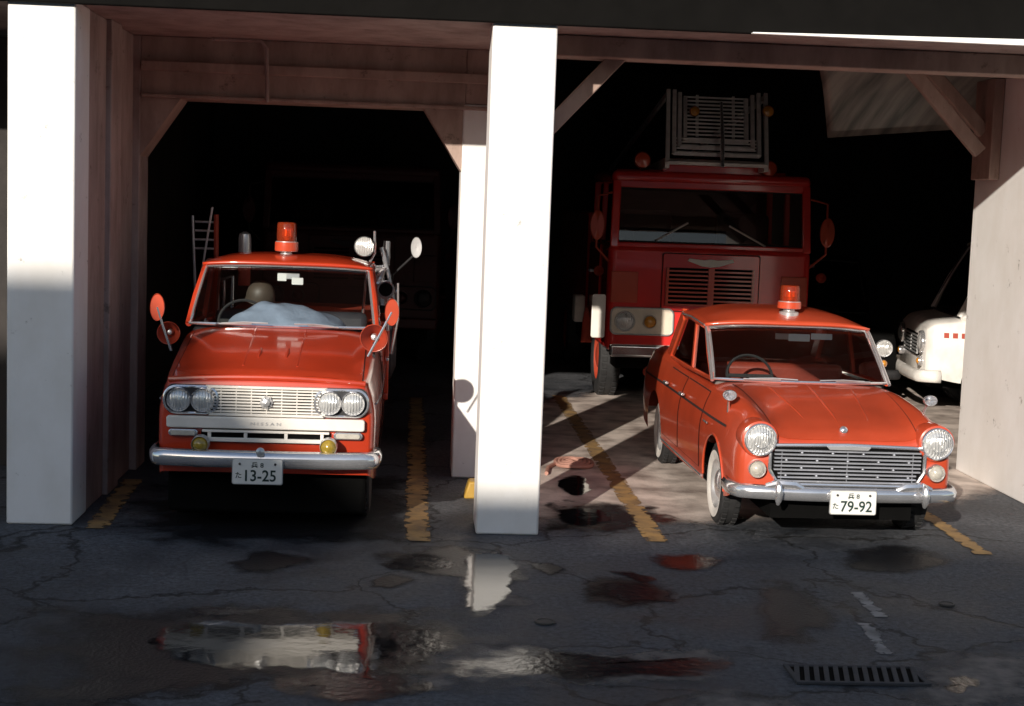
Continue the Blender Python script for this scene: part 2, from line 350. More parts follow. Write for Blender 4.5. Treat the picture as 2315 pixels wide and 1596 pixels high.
def cab(root,base,top,rtop,rbase,crown,bow,paint,glass,trim,mids,seat,pw=.05,roofname='roof',dash=DRK):
    yb,zb,hb=base; yt,zt,ht=top; yr,zr,hr=rtop; yq,zq,hq=rbase
    fr=B()
    for s in(-1,1):
        A0=Vector((s*hb,yb+bow,zb)); A1=Vector((s*ht,yt+bow,zt)); C1=Vector((s*hr,yr,zr)); C0=Vector((s*hq,yq,zq))
        fr.tube([A0,lerp(A0,A1,.5)+Vector((s*.008,-.01,0)),A1,lerp(A1,C1,.5)+Vector((s*.02,0,.02)),C1],pw*.55,8)
        fr.bar(C0,C1,pw*1.0,pw*3.2,upv=(0,1,0))
        fr.tube([A0,Vector((s*max(hb,hq)*1.01,lerp(yb,yq,.5),lerp(zb,zq,.5))),C0],pw*.45,8)
        for t in mids:
            fr.bar(lerp(A0,C0,t),lerp(A1,C1,t),pw*.7,pw*1.3,upv=(0,1,0))
    fr.tube([(-hr,yr,zr),(0,yr+.02,zr+.01),(hr,yr,zr)],pw*.4,8)
    fr.build('window_frame',paint,root)
    def roof(u,v):
        U=2*u-1; h=lerp(ht,hr,v)*1.03; e=(1-(1-min(v/.35,1))**2)*(1-(1-min((1-v)/.35,1))**2)
        y=lerp(yt,yr,v)+bow*U*U*(1-v)-.03*(1-v)+.05*v*(1-U*U)
        return (h*U,y,lerp(zt,zr,v)+.012+crown*(1-abs(U)**3.6)*(.28+.72*e))
    B().grid(roof,32,24).build(roofname,paint,root,solid=-.022)
    def ws(u,v,off=0):
        U=2*u-1; return Vector((lerp(hb,ht,v)*U*.985,lerp(yb,yt,v)+bow*U*U-.02*math.sin(math.pi*v)-off,lerp(zb,zt,v)+(crown*.28*(1-abs(U)**3))*v+.008))
    B().grid(ws,20,8).build('windscreen',glass,root)
    tr=[ws(u/20,0,.012) for u in range(21)]+[ws(1,v/8,.012) for v in range(1,9)]+[ws(1-u/20,1,.012) for u in range(1,21)]+[ws(0,1-v/8,.012) for v in range(1,8)]
    B().tube(tr,.012,6,closed=True).build('windscreen_trim',trim,root)
    B().grid(lambda u,v:(lerp(hq,hr,v)*(2*u-1)*.93,lerp(yq,yr,v)+.03*(1-(2*u-1)**2),lerp(zq,zr,v)),8,4).build('rear_window',glass,root)
    for s in(-1,1):
        B().grid(lambda u,v:(s*lerp(lerp(hb,hq,u),lerp(ht,hr,u),v)*1.0,lerp(lerp(yb+bow,yt+bow,v),lerp(yq,yr,v),u),lerp(lerp(zb,zq,u),lerp(zt,zr,u),v)),8,4).build('side_window',glass,root)
    B().box(-hb*.97,hb*.97,yb+.10,yb+.34,zb-.26,zb-.015).build('dashboard',dash,root,bevel=.04)
    B().box(-hb*.93,hb*.93,yb+.2,yq-.05,zb-.75,zb-.68).build('cabin_floor',VOID,root)
    B().box(-hb*.88,hb*.88,yb+.55,yb+1.05,zb-.6,zb-.42).box(-hb*.87,hb*.87,yb+1.0,yb+1.14,zb-.6,zb+.05).build('seat',seat,root,bevel=.05)
    c=Vector((-hb*.48,yb+.42,zb+.0)); ax=Vector((0,-.85,.5)).normalized(); _,u,v=basis(ax)
    st=B().tube([c+(u*math.cos(a)+v*math.sin(a))*.19 for a in [2*math.pi*k/28 for k in range(28)]],.012,6,closed=True)
    st.bar(c-u*.19,c+u*.19,.03,.012,upv=ax); st.tube([c,c-ax*.3],.02)
    st.build('steering_wheel',BLK,root)
    B().box(-.09,.09,yt+.12,yt+.14,zt-.085,zt-.035).build('interior_mirror',CHRD,root,bevel=.006)
    return ws
def wiper(root,p0,p1):
    p0,p1=Vector(p0),Vector(p1); b=B().tube([p0,lerp(p0,p1,.5)+Vector((0,-.02,.01)),p1],.006,6)
    d=(p1-p0); b.tube([lerp(p0,p1,.35)+Vector((0,-.004,-.004)),p1+d*.12+Vector((0,-.004,-.004))],.007,6)
    return b.build('wiper',CHRD,root)
def plate(root,x,y,z,w,h,lines):
    p=B().prism(rrect(x-w/2,x+w/2,z-h/2,z+h/2,.012),y,y+.008).build('licence_plate',PLATE,root,smooth=False)
    B().prism(rrect(x-w/2-.006,x+w/2+.006,z-h/2-.006,z+h/2+.006,.015),y+.009,y+.018).build('plate_holder',CHRD,p,smooth=False)
    textmesh([(t,x+dx,z+dz,hh,xs) for t,dx,dz,hh,xs in lines],'plate_lettering',GREEN,p,y-.002)
    for s in(-1,1): B().lathe([(.009,0),(.008,.006),(.001,.008)],(x+s*w*.36,y,z+h*.32),n=10).build('plate_bolt',DRK,p)
    return p
def bumper(root,hw,zc,y,wrap,name='bumper',m=CHR,sc=1,bow=.05):
    path=[((-1+2*i/30)*hw,y+bow*abs(-1+2*i/30)**3) for i in range(31)]
    L0=[(-hw-.03,y+bow+.06),(-hw-.045,y+bow+.14),(-hw-.045,y+bow+wrap)]
    pts=list(reversed(L0))+path+[(-x,yy) for x,yy in L0]
    vs=[];N=len(pts); pr=[(0,-.062),(.030,-.055),(.045,-.02),(.045,.02),(.026,.050),(0,.062)]
    for i,(x,yy) in enumerate(pts):
        a=pts[max(i-1,0)]; c=pts[min(i+1,N-1)]; t=Vector((c[0]-a[0],c[1]-a[1],0)).normalized(); nrm=Vector((t.y,-t.x,0))
        for o_,dz in pr: vs.append(Vector((x,yy,zc))+nrm*o_*sc+Vector((0,0,dz*sc)))
    K=len(pr); fs=[(i*K+k,i*K+k+1,(i+1)*K+k+1,(i+1)*K+k) for i in range(N-1) for k in range(K-1)]
    return B().add(vs,fs).build(name,m,root,solid=.006,ang=60)
def plines(t): return [('兵 8',0,.048,.042,1.1),('た',-.128,-.024,.042,1),(t,.022,-.026,.080,.92)]
# ================================================================== TRUCK
TY=10.50; TXc=at(602,980,TY).x
truck=thing('fire_pickup_truck','red fire pickup with four headlights and white grille, plate 13-25, parked in the left bay','fire truck',(TXc,TY,0),R(.5))
sh=Shell(2.75,
 W=[(0,.71),(.02,.732),(.06,.75),(.14,.762),(.6,.785),(1.3,.79),(2.75,.79)],
 ZS=[(0,1.02),(.02,1.045),(.08,1.065),(.6,1.15),(1.25,1.265),(2.75,1.28)],
 ZT=[(0,1.075),(.02,1.11),(.06,1.135),(.14,1.155),(.6,1.25),(1.22,1.355),(1.4,1.36),(2.75,1.33)],
 zb=[(0,.44),(.1,.40),(.4,.36),(2.75,.36)],arches=[(.80,.36,.40)],zm=.80,tuck=.05,tumble=.07,cab=(1.30,2.62),e=.42)
sh.build('body',RED,truck)
B().box(-.5,.5,.36,2.9,.28,.85).build('underbody',VOID,truck,smooth=False)
B().box(-.70,.70,.16,.36,.12,.50).build('underbumper_shade',VOID,truck,bevel=.03)  # black box added for the dark shade under the bumper
sh.tpatch(.05,1.20,-.665,.665,.003).build('bonnet_seam',SEAM,truck)
hd=sh.tpatch(.035,1.19,-.657,.657,.007).build('bonnet',RED,truck)
for s in(-1,1): B().tube([(s*.10,y,sh.top(y,.1)+.008) for y in(.38,.48,.6)],[.004,.014,.006],8).build('bonnet_bump',RED,hd)
for s in(-1,1): B().tube([(s*.19,y,sh.top(y,.19)+.001) for y in(.2,.5,.8,1.15)],.010,8).build('bonnet_ridge',RED,hd)
B().tube([(x/20*.68,.03-.02*(1-(x/20)**2),1.112-.03*(x/20)**2) for x in range(-20,21)],.022,10).build('bonnet_lip',RED,truck)
for s in(-1,1):
    sh.patch(1.33,2.42,.47,lambda y:sh.ZS(y)-.01,s,.002).build('door_gap',SEAM,truck)
    d=sh.patch(1.342,2.408,.482,lambda y:sh.ZS(y)-.02,s,.006).build('door',RED,truck)
    B().bar((s*.81,2.18,1.03),(s*.81,2.34,1.03),.03,.025).build('door_handle',CHR,d,bevel=.006)
    B().tube([(s*(sh.side(y,.93)+.006),y,.93) for y in (.15,.6,1.3,2,2.7)],.008,6).build('side_trim',CHR,truck)
B().prism(rrect(-.70,.70,.845,1.055,.06),-.004,.02).build('grille_recess',DRK,truck,smooth=False)
g=B()
g.prism([(-.40,.845),(.40,.845),(.385,.862),(-.385,.862)],-.045,-.005); g.prism([(-.385,1.038),(.385,1.038),(.42,1.055),(-.42,1.055)],-.045,-.005)
for i in range(8): g.box(-.39,.39,-.035,-.012,.868+i*.0215,.868+i*.0215+.0125)
for k in range(-3,4): g.box(k*.105-.004,k*.105+.004,-.028,-.006,.855,1.045)
g.box(-.41,-.385,-.045,-.01,.86,1.04); g.box(.385,.41,-.045,-.01,.86,1.04)
gr=g.build('grille',WHT,truck,bevel=.002,seg=1)
em=B()
for k in range(8):
    a=k*math.pi/4+.2
    em.add([(0,-.075,.945),(.022*math.cos(a-.4),-.055,.945+.022*math.sin(a-.4)),(.062*math.cos(a),-.052,.945+.062*math.sin(a)),(.022*math.cos(a+.4),-.055,.945+.022*math.sin(a+.4))],[(0,1,2),(0,2,3)])
em.lathe([(.03,0),(.025,.03),(.001,.035)],(0,-.05,.945),n=16); em.lathe([(.045,0),(.045,.01),(.001,.012)],(0,-.042,.945),n=8)
em.build('star_emblem',CHRD,gr,smooth=False)
for s in(-1,1):
    B().prism(rrect(min(s*.335,s*.705),max(s*.335,s*.705),.858,1.045,.085),-.03,-.006).build('headlight_housing',DRK,truck,bevel=.01)
    B().tube([(x,-.032,z) for x,z in rrect(min(s*.335,s*.705),max(s*.335,s*.705),.858,1.045,.085)],.009,6,closed=True).build('housing_trim',CHR,truck)
    headlight(truck,s*.600,-.035,.952,.077,1.10); headlight(truck,s*.437,-.035,.952,.077,1.10)
lo=B().prism(rrect(-.685,.685,.755,.838,.02),-.05,.0).build('grille_bar',WHT,truck,bevel=.008)
textmesh([('N I S S A N',0,.795,.022,1.5)],'bar_lettering',CHRD,lo,-.0525)
B().prism(rrect(-.45,.45,.655,.75,.03),-.012,.0).build('lower_recess',VOID,truck,smooth=False)
lg=B().box(-.44,.44,-.045,-.014,.728,.745).box(-.40,.40,-.045,-.014,.662,.690)
for x in(-.14,.14,-.39,.39): lg.box(x-.012,x+.012,-.04,-.014,.68,.74)
lg.build('lower_grille',WHT,truck,bevel=.004)
for s in(-1,1):
    t=B().prism(rrect(s*.57-.10,s*.57+.10,.695,.745,.022),-.045,.005).build('turn_signal',CHR,truck,bevel=.006)
    B().prism(rrect(s*.57-.085,s*.57+.085,.702,.738,.015),-.055,-.045).build('lens',CLEAR,t,bevel=.006)
    headlight(truck,s*.44,-.12,.655,.054,1.14,YEL,'fog_lamp',CHRD)
bu=bumper(truck,.72,.562,-.16,.25)
for s in(-1,1): B().box(s*.45-.03,s*.45+.03,-.16,.1,.50,.56).build('bumper_bracket',DRK,truck)
B().lathe([(.03,0),(.03,.02),(.012,.035),(.001,.036)],(-.02,-.205,.625),n=16).build('badge',CHRD,bu)
plate(truck,-.035,-.235,.490,.335,.168,plines('13-25'))
for s in(-1,1):
    wheel(truck,s*.64,.80,.345,.17,s); wheel(truck,s*.66,3.75,.345,.17,s)
cab(truck,(1.20,1.365,.725),(1.64,1.79,.655),(2.45,1.80,.655),(2.68,1.34,.71),.075,.07,RED,GLASS,CHR,[.62],SEATD)
wiper(truck,(-.10,1.10,1.40),(-.46,1.17,1.385)); wiper(truck,(.10,1.10,1.40),(.40,1.15,1.385))
B().prism(rrect(-.075,-.005,1.70,1.755,.004),1.60,1.603).build('windscreen_sticker',PLATE,truck,smooth=False)
B().prism(rrect(.04,.13,1.675,1.73,.004),1.575,1.578).build('windscreen_sticker',PLATE,truck,smooth=False)
p=at(652,585,TY+1.95)-truck.location; beacon(truck,p.x,1.95,1.865,.088,.30)
def fmirror(root,p0,p1,hw,hh,m=REDM):
    p0,p1=Vector(p0),Vector(p1); s=B().tube([p0,lerp(p0,p1,.5)+Vector((0,-.01,0)),p1],.009,8).build('mirror_stem',CHR,root)
    n=B().lathe([(hw*.7,-.045),(hw*.95,-.03),(hw,0),(hw*.97,.012),(hw*.9,.004),(.001,.004)],p1,(0,-1,0),28,1,1)
    k=hh/hw; c=p1
    n.v=[(v[0],v[1],c.z+(v[2]-c.z)*k) for v in n.v]
    return n.build('mirror',m,root)
def L(px,py,yl): 
    q=at(px,py,TY+yl)-truck.location; return (q.x,yl,q.z)
fmirror(truck,L(388,792,.42),L(357,694,.40),.052,.10,RED2); fmirror(truck,L(833,806,.42),L(887,706,.40),.052,.10,RED2)
def horn(root,c,r,ax=(0,-1,0)):
    h=B().lathe([(r*.95,.10),(r,.11),(r*1.04,.10),(r*.8,.04),(r*.5,-.02),(r*.35,-.08),(r*.35,-.14),(.001,-.15)],c,ax,28).build('siren_horn',RED2,root)
    B().lathe([(r*.93,.10),(r*.6,.03),(r*.3,-.02),(.001,-.03)],c,ax,24).build('horn_throat',REDM,h)
    B().lathe([(.001,.055),(r*.2,.05),(r*.28,.0)],c,ax,16).build('horn_cone',CHRD,h)
    q=Vector(c); B().bar(q+Vector((0,-.0,-r*.4)),q+Vector((0,.02,-r*1.6)),.02,.03,upv=(0,1,0)).build('bracket',DRK,h)
horn(truck,L(388,750,.75),.082); horn(truck,L(848,762,.72),.10)
B().box(-.82,.82,2.80,5.1,.60,.66).box(-.82,-.78,2.8,5.1,.66,1.22).box(.78,.82,2.8,5.1,.66,1.22).box(-.78,.78,2.8,2.84,.66,1.30).box(-.78,.78,5.06,5.1,.66,1.2).build('cargo_bed',RED,truck,bevel=.01)
B().box(-.7,.7,3.0,4.9,.67,1.30).build('water_tank',REDM,truck,bevel=.05)
for s in(-1,1):
    rl=B().tube([(s*.80,2.85,1.22),(s*.80,2.85,1.55),(s*.80,4.9,1.55),(s*.80,4.9,1.22)],.018,8)
    for y in(3.5,4.2): rl.tube([(s*.8,y,1.22),(s*.8,y,1.55)],.014,8)
    rl.build('bed_rail',CHR,truck)
sp=L(829,558,2.75); e=B().lathe([(.085,.06),(.09,.05),(.085,.02),(.05,-.05),(.001,-.08)],sp,(0.1,-1,0.05),28).build('spotlight',CHR,truck)
B().lathe([(.082,.055),(.05,.068),(.001,.072)],sp,(0.1,-1,0.05),28).build('lens',LENS,e)
B().tube([(sp[0]+.09,sp[1]+.02,sp[2]+.14),(sp[0]+.095,sp[1]+.03,sp[2]-.05),(sp[0]+.03,sp[1]+.05,sp[2]-.18),(sp[0]+.0,sp[1]+.05,1.3)],.012,8).build('bracket',CHR,e)
q=L(948,560,3.0); n=B().lathe([(.04,-.04),(.05,0),(.047,.01),(.001,.008)],q,(0,-1,0),24); n.v=[(v[0],v[1],q[2]+(v[2]-q[2])*1.9) for v in n.v]; mm_=n.build('mirror',CHRD,truck)
B().tube([(q[0]-.0,q[1]+.03,q[2]-.05),(q[0]-.2,q[1]+.1,q[2]-.25),(.80,3.2,1.5)],.010,8).build('mirror_arm',DRK,mm_)
B().lathe([(.075,.06),(.08,.05),(.08,-.02),(.06,-.04),(.06,-.25)],L(878,655,2.72),(0,-1,0),24).build('hose_coupling',CHR,truck)
q=L(878,655,2.66); B().lathe([(.06,0),(.001,.0)],q,(0,-1,0),20).build('coupling_mouth',VOID,truck)
a=Vector(L(862,600,2.9))
for pts,r in (([a,a+Vector((.02,0,-.18)),Vector(L(868,690,2.9))],.045),([Vector(L(882,545,3)),Vector(L(880,600,3))],[.03,.035]),([Vector(L(905,640,3.1)),Vector(L(905,720,3.1)),Vector(L(890,800,3.1))],.02),([Vector(L(868,560,2.9)),Vector(L(885,620,2.9)),Vector(L(900,700,2.9))],.02),([Vector(L(848,612,2.8)),Vector(L(872,608,2.8)),Vector(L(858,640,2.8))],.04)):
    B().tube(pts,r,10).build('pump_pipe',CHR,truck)
hb_=B(); c=Vector((.80,3.35,1.05))
for k in range(4): hb_.tube([c+Vector((0.02+k*.012,math.cos(t)*(.24-k*.03),math.sin(t)*(.30-k*.03))) for t in [2*math.pi*i/28 for i in range(28)]],.026,8,closed=True)
hb_.build('coiled_hose',SEATD,truck)
TW=lambda px,py,yl: at(px,py,TY+yl)
bl=B()
for dx in(-.10,.10): bl.tube([TW(470,575,3.2)+Vector((dx,0,-.5)),TW(466,488,3.2)+Vector((dx-.02,0,0))],.013,8)
for k in range(4): bl.tube([TW(468,562-20*k,3.2)+Vector((-.105,0,0)),TW(468,562-20*k,3.2)+Vector((.10,0,0))],.011,8)
tag(bl.build('hook_ladder',CHRD),'short pale metal ladder standing upright behind the cab of the red pickup','ladder')
tag(B().tube([TW(452,640,2.9),TW(480,468,2.9)],.010,8).build('pike_pole',CHRD),'long thin pike pole slanting up beside the left edge of the pickup cab','pole')
tag(B().tube([TW(490,575,3.0)+Vector((0,0,-.3)),TW(489,485,3.0)],.022,8).build('nozzle_pipe',REDM),'short red tipped branch pipe standing upright beside the small pale ladder','pipe')
q=TW(553,582,3.1); ex=thing('fire_extinguisher','silver and red extinguisher cylinder standing behind the pickup cab','extinguisher',q-Vector((0,0,.25)))
B().lathe([(.001,0),(.055,0),(.055,.33),(.04,.37)],(0,0,0),(0,0,1),20).build('cylinder',REDM,ex)
B().lathe([(.057,.30),(.057,.42),(.05,.46),(.02,.48),(.001,.48)],(0,0,0),(0,0,1),20).build('cap',CHRD,ex)
q=Vector((-.28,2.16,1.50))
tag(B().lathe([(.115,0),(.11,.015),(.11,.05),(.10,.10),(.07,.145),(.03,.165),(.001,.17)],q+truck.location,(.15,-.35,1),24,1,1.1).build('helmet',mat('dusty_helmet',(.085,.066,.05),.5)),'dusty brown fire helmet hanging behind the driver seat inside the red pickup','helmet')
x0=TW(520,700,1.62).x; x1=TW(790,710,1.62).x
def reflection_mound(u,v):  # mound added in place of a bluish reflection in the windscreen
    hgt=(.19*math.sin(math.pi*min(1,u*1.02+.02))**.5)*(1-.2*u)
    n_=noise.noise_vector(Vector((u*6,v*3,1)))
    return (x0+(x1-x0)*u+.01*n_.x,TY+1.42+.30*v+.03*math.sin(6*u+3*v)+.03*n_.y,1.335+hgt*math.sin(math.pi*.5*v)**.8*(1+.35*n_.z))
tag(B().grid(reflection_mound,40,14).build('windscreen_reflection',mat('blue_grey_reflection',(.24,.30,.40),.85,bump=.5,bscale=14),solid=.01),'blue grey mound added for the bluish reflection in the pickup windscreen','reflection')
# ================================================================== CAR
CYY=10.52; CXc=at(1912,1060,CYY).x
car=thing('fire_chief_car','orange red sedan with roof beacon, plate 79-92, sunlit in the right bay','car',(CXc,CYY,0),R(.3))
cs=Shell(4.4,
 W=[(0,.735),(.02,.762),(.06,.782),(.14,.800),(.5,.818),(1.3,.825),(3,.835),(4.0,.84),(4.4,.78)],
 ZS=[(0,.76),(.02,.79),(.08,.82),(.3,.87),(1.2,.95),(3,.96),(4.1,.99),(4.4,.90)],
 ZT=[(0,.745),(.02,.768),(.06,.79),(.14,.825),(.35,.885),(.7,.955),(1.25,1.035),(1.5,1.02),(3.2,1.0),(4.0,.98),(4.4,.86)],
 zb=[(0,.44),(.1,.36),(.4,.28),(3.6,.26),(4.4,.40)],arches=[(.74,.315,.365),(3.40,.315,.365)],
 bump=([(0,.085),(.05,.10),(.3,.085),(.9,.045),(1.3,.01),(2.8,.01),(3.6,.07),(4.4,.06)],.655,.12),zm=.62,tuck=.06,tumble=.10,cab=(1.36,3.15),e=.5)
cs.build('body',RED2,car)
B().box(-.52,.52,.06,4.1,.19,.62).build('underbody',VOID,car,smooth=False)
cw=lambda y:.52+.07*min(y/1.2,1)
cs.tpatch(.03,1.20,lambda y:-cw(y)-.006,lambda y:cw(y)+.006,.0025).build('bonnet_seam',SEAM,car)
hd=cs.tpatch(.02,1.195,lambda y:-cw(y),lambda y:cw(y),.006).build('bonnet',RED2,car)
for s in(-1,0,1): B().tube([(s*(.20+.12*y),y,cs.top(y,s*(.20+.12*y))+(.002 if s else .004)) for y in(.18,.4,.7,1.0,1.18)],[.003,.010,.011,.010,.004],8).build('bonnet_ridge',RED2,hd)
B().lathe([(.03,0),(.028,.02),(.015,.03),(.001,.032)],(0,.12,cs.top(.12,0)+.012),(0,-.9,.5),20).build('bonnet_ornament',CHR,hd)
for s in(-1,1):
    for y0,y1 in((1.26,2.16),(2.19,2.95)):
        cs.patch(y0,y1,.34,lambda y:cs.ZS(y)+.0,s,.002).build('door_gap',SEAM,car)
        d=cs.patch(y0+.008,y1-.008,.348,lambda y:cs.ZS(y)-.008,s,.006).build('door',RED2,car)
        B().bar((s*.840,y1-.20,.83),(s*.840,y1-.06,.83),.03,.022).build('door_handle',CHR,d,bevel=.006)
    cs.patch(.45,4.2,.785,.802,s,.009,30,1).build('side_trim',DRK,car)
    B().tube([(s*(cs.side(y,.29)+.006),y,.29) for y in(1.15,1.8,2.5,2.95)],.012,6).build('sill_trim',CHR,car)
    B().tube([(s*(cs.side(.74-.37*math.cos(a),.315+.37*math.sin(a))+.0),.74-.37*math.cos(a),.315+.37*math.sin(a)) for a in [math.pi*k/20 for k in range(21)]],.010,6).build('arch_lip',RED2,car)
    B().lathe([(.135,-.16),(.137,.0),(.130,.03),(.118,.035)],(s*.645,-.005,.775),(0,-1,0),32).build('headlight_pod',RED2,car)
    headlight(car,s*.645,-.035,.775,.100,1.20,inner=True)
    headlight(car,s*.655,-.02,.56,.055,1.18,CLEAR,'turn_signal')
    mz=1.02; n=B().lathe([(.048,.03),(.053,.02),(.05,-.01),(.034,-.05),(.001,-.075)],(s*.765,.50,mz),(0,-1,.0),24); n.v=[(v[0],v[1],mz+(v[2]-mz)*.78) for v in n.v]; m_=n.build('wing_mirror',CHR,car)
    B().tube([(s*.765,.52,1.0),(s*.755,.56,.95),(s*.745,.60,.88)],[.012,.009,.012],8).build('mirror_stem',CHR,m_)
gz0,gz1=.455,.735
P=[(-.50,gz0),(-.36,gz0),(.36,gz0),(.50,gz0),(.565,.56),(.565,gz1-.03),(.53,gz1),(0,gz1+.012),(-.53,gz1),(-.565,gz1-.03),(-.565,.56)]
B().prism(P,-.02,.01).build('grille_recess',VOID,car,smooth=False)
g=B()
for i in range(9):
    z=.480+i*.0275; hw=.535 if z>.55 else .505
    g.box(-hw,hw,-.046,-.022,z-.0055,z+.0055)
for k in(-4,0,4): g.box(k*.12-.0014,k*.12+.0014,-.036,-.021,.475,.705)
for i in range(4):
    for k in range(-4,5):
        if (i+k)%2==0: g.lathe([(.009,-.02),(.008,.004),(.001,.006)],(k*.112,-.044,.521+i*.055),n=8)
gr=g.build('grille',mat('grille_chrome',(.66,.68,.74),.25,.6),car,smooth=False)
B().tube([(x,-.035,z) for x,z in P],.014,8,closed=True).build('grille_surround',CHR,gr)
B().prism([(-.14,.715),(.14,.715),(.16,.735),(0,.742),(-.16,.735)],-.056,-.040).build('grille_badge',CHRD,gr,smooth=False)
bu=bumper(car,.765,.405,-.135,.30,sc=.85,bow=.09)
for s in(-1,1):
    B().tube([(s*.34,-.13,.44),(s*.40,-.135,.47),(s*.52,-.12,.475),(s*.60,-.10,.45)],[.02,.03,.03,.02],8).build('bumper_riser',CHR,bu)
    B().tube([(s*.53,-.185,.335),(s*.53,-.20,.37),(s*.53,-.205,.42),(s*.53,-.19,.47),(s*.53,-.165,.495)],[.012,.026,.03,.024,.01],10).build('overrider',CHR,bu)
plate(car,.005,-.215,.365,.325,.165,plines('79-92'))
for s in(-1,1):
    wheel(car,s*.715,.74,.305,.16,s,True); wheel(car,s*.70,3.40,.305,.16,s,True)
cab(car,(1.27,1.035,.715),(1.78,1.412,.675),(3.05,1.43,.65),(3.50,1.0,.69),.115,.105,RED2,GLASS,CHR,[.42],SEATR,pw=.042,dash=DASH)
for s in(-1,1):
    B().tube([(s*.726,1.34,1.03),(s*.71,1.60,1.23),(s*.688,1.86,1.415)],.014,8).build('pillar_trim',CHR,car)
    B().tube([(s*.698,1.89,1.43),(s*.70,2.5,1.455),(s*.674,3.03,1.44)],.009,6).build('rain_gutter',CHR,car)
    B().lathe([(.055,.04),(.05,.06),(.001,.065)],(s*.74,4.40,.74),(0,1,0),20).build('tail_lamp',REDM,car)
wiper(car,(-.06,1.22,1.065),(-.44,1.28,1.06)); wiper(car,(.12,1.22,1.065),(.50,1.28,1.06))
B().prism(rrect(-.02,.16,1.33,1.39,.006),1.74,1.745).build('sun_visor_card',PLATE,car,smooth=False)
B().prism(rrect(.18,.36,1.345,1.395,.006),1.78,1.785).build('sun_visor_card',PLATE,car,smooth=False)
q=at(1788,712,CYY+1.95)-car.location; beacon(car,q.x,1.98,1.525,.092,.26)
B().box(-.836,-.830,.95,1.10,.735,.75).build('side_badge',CHR,car,smooth=False)
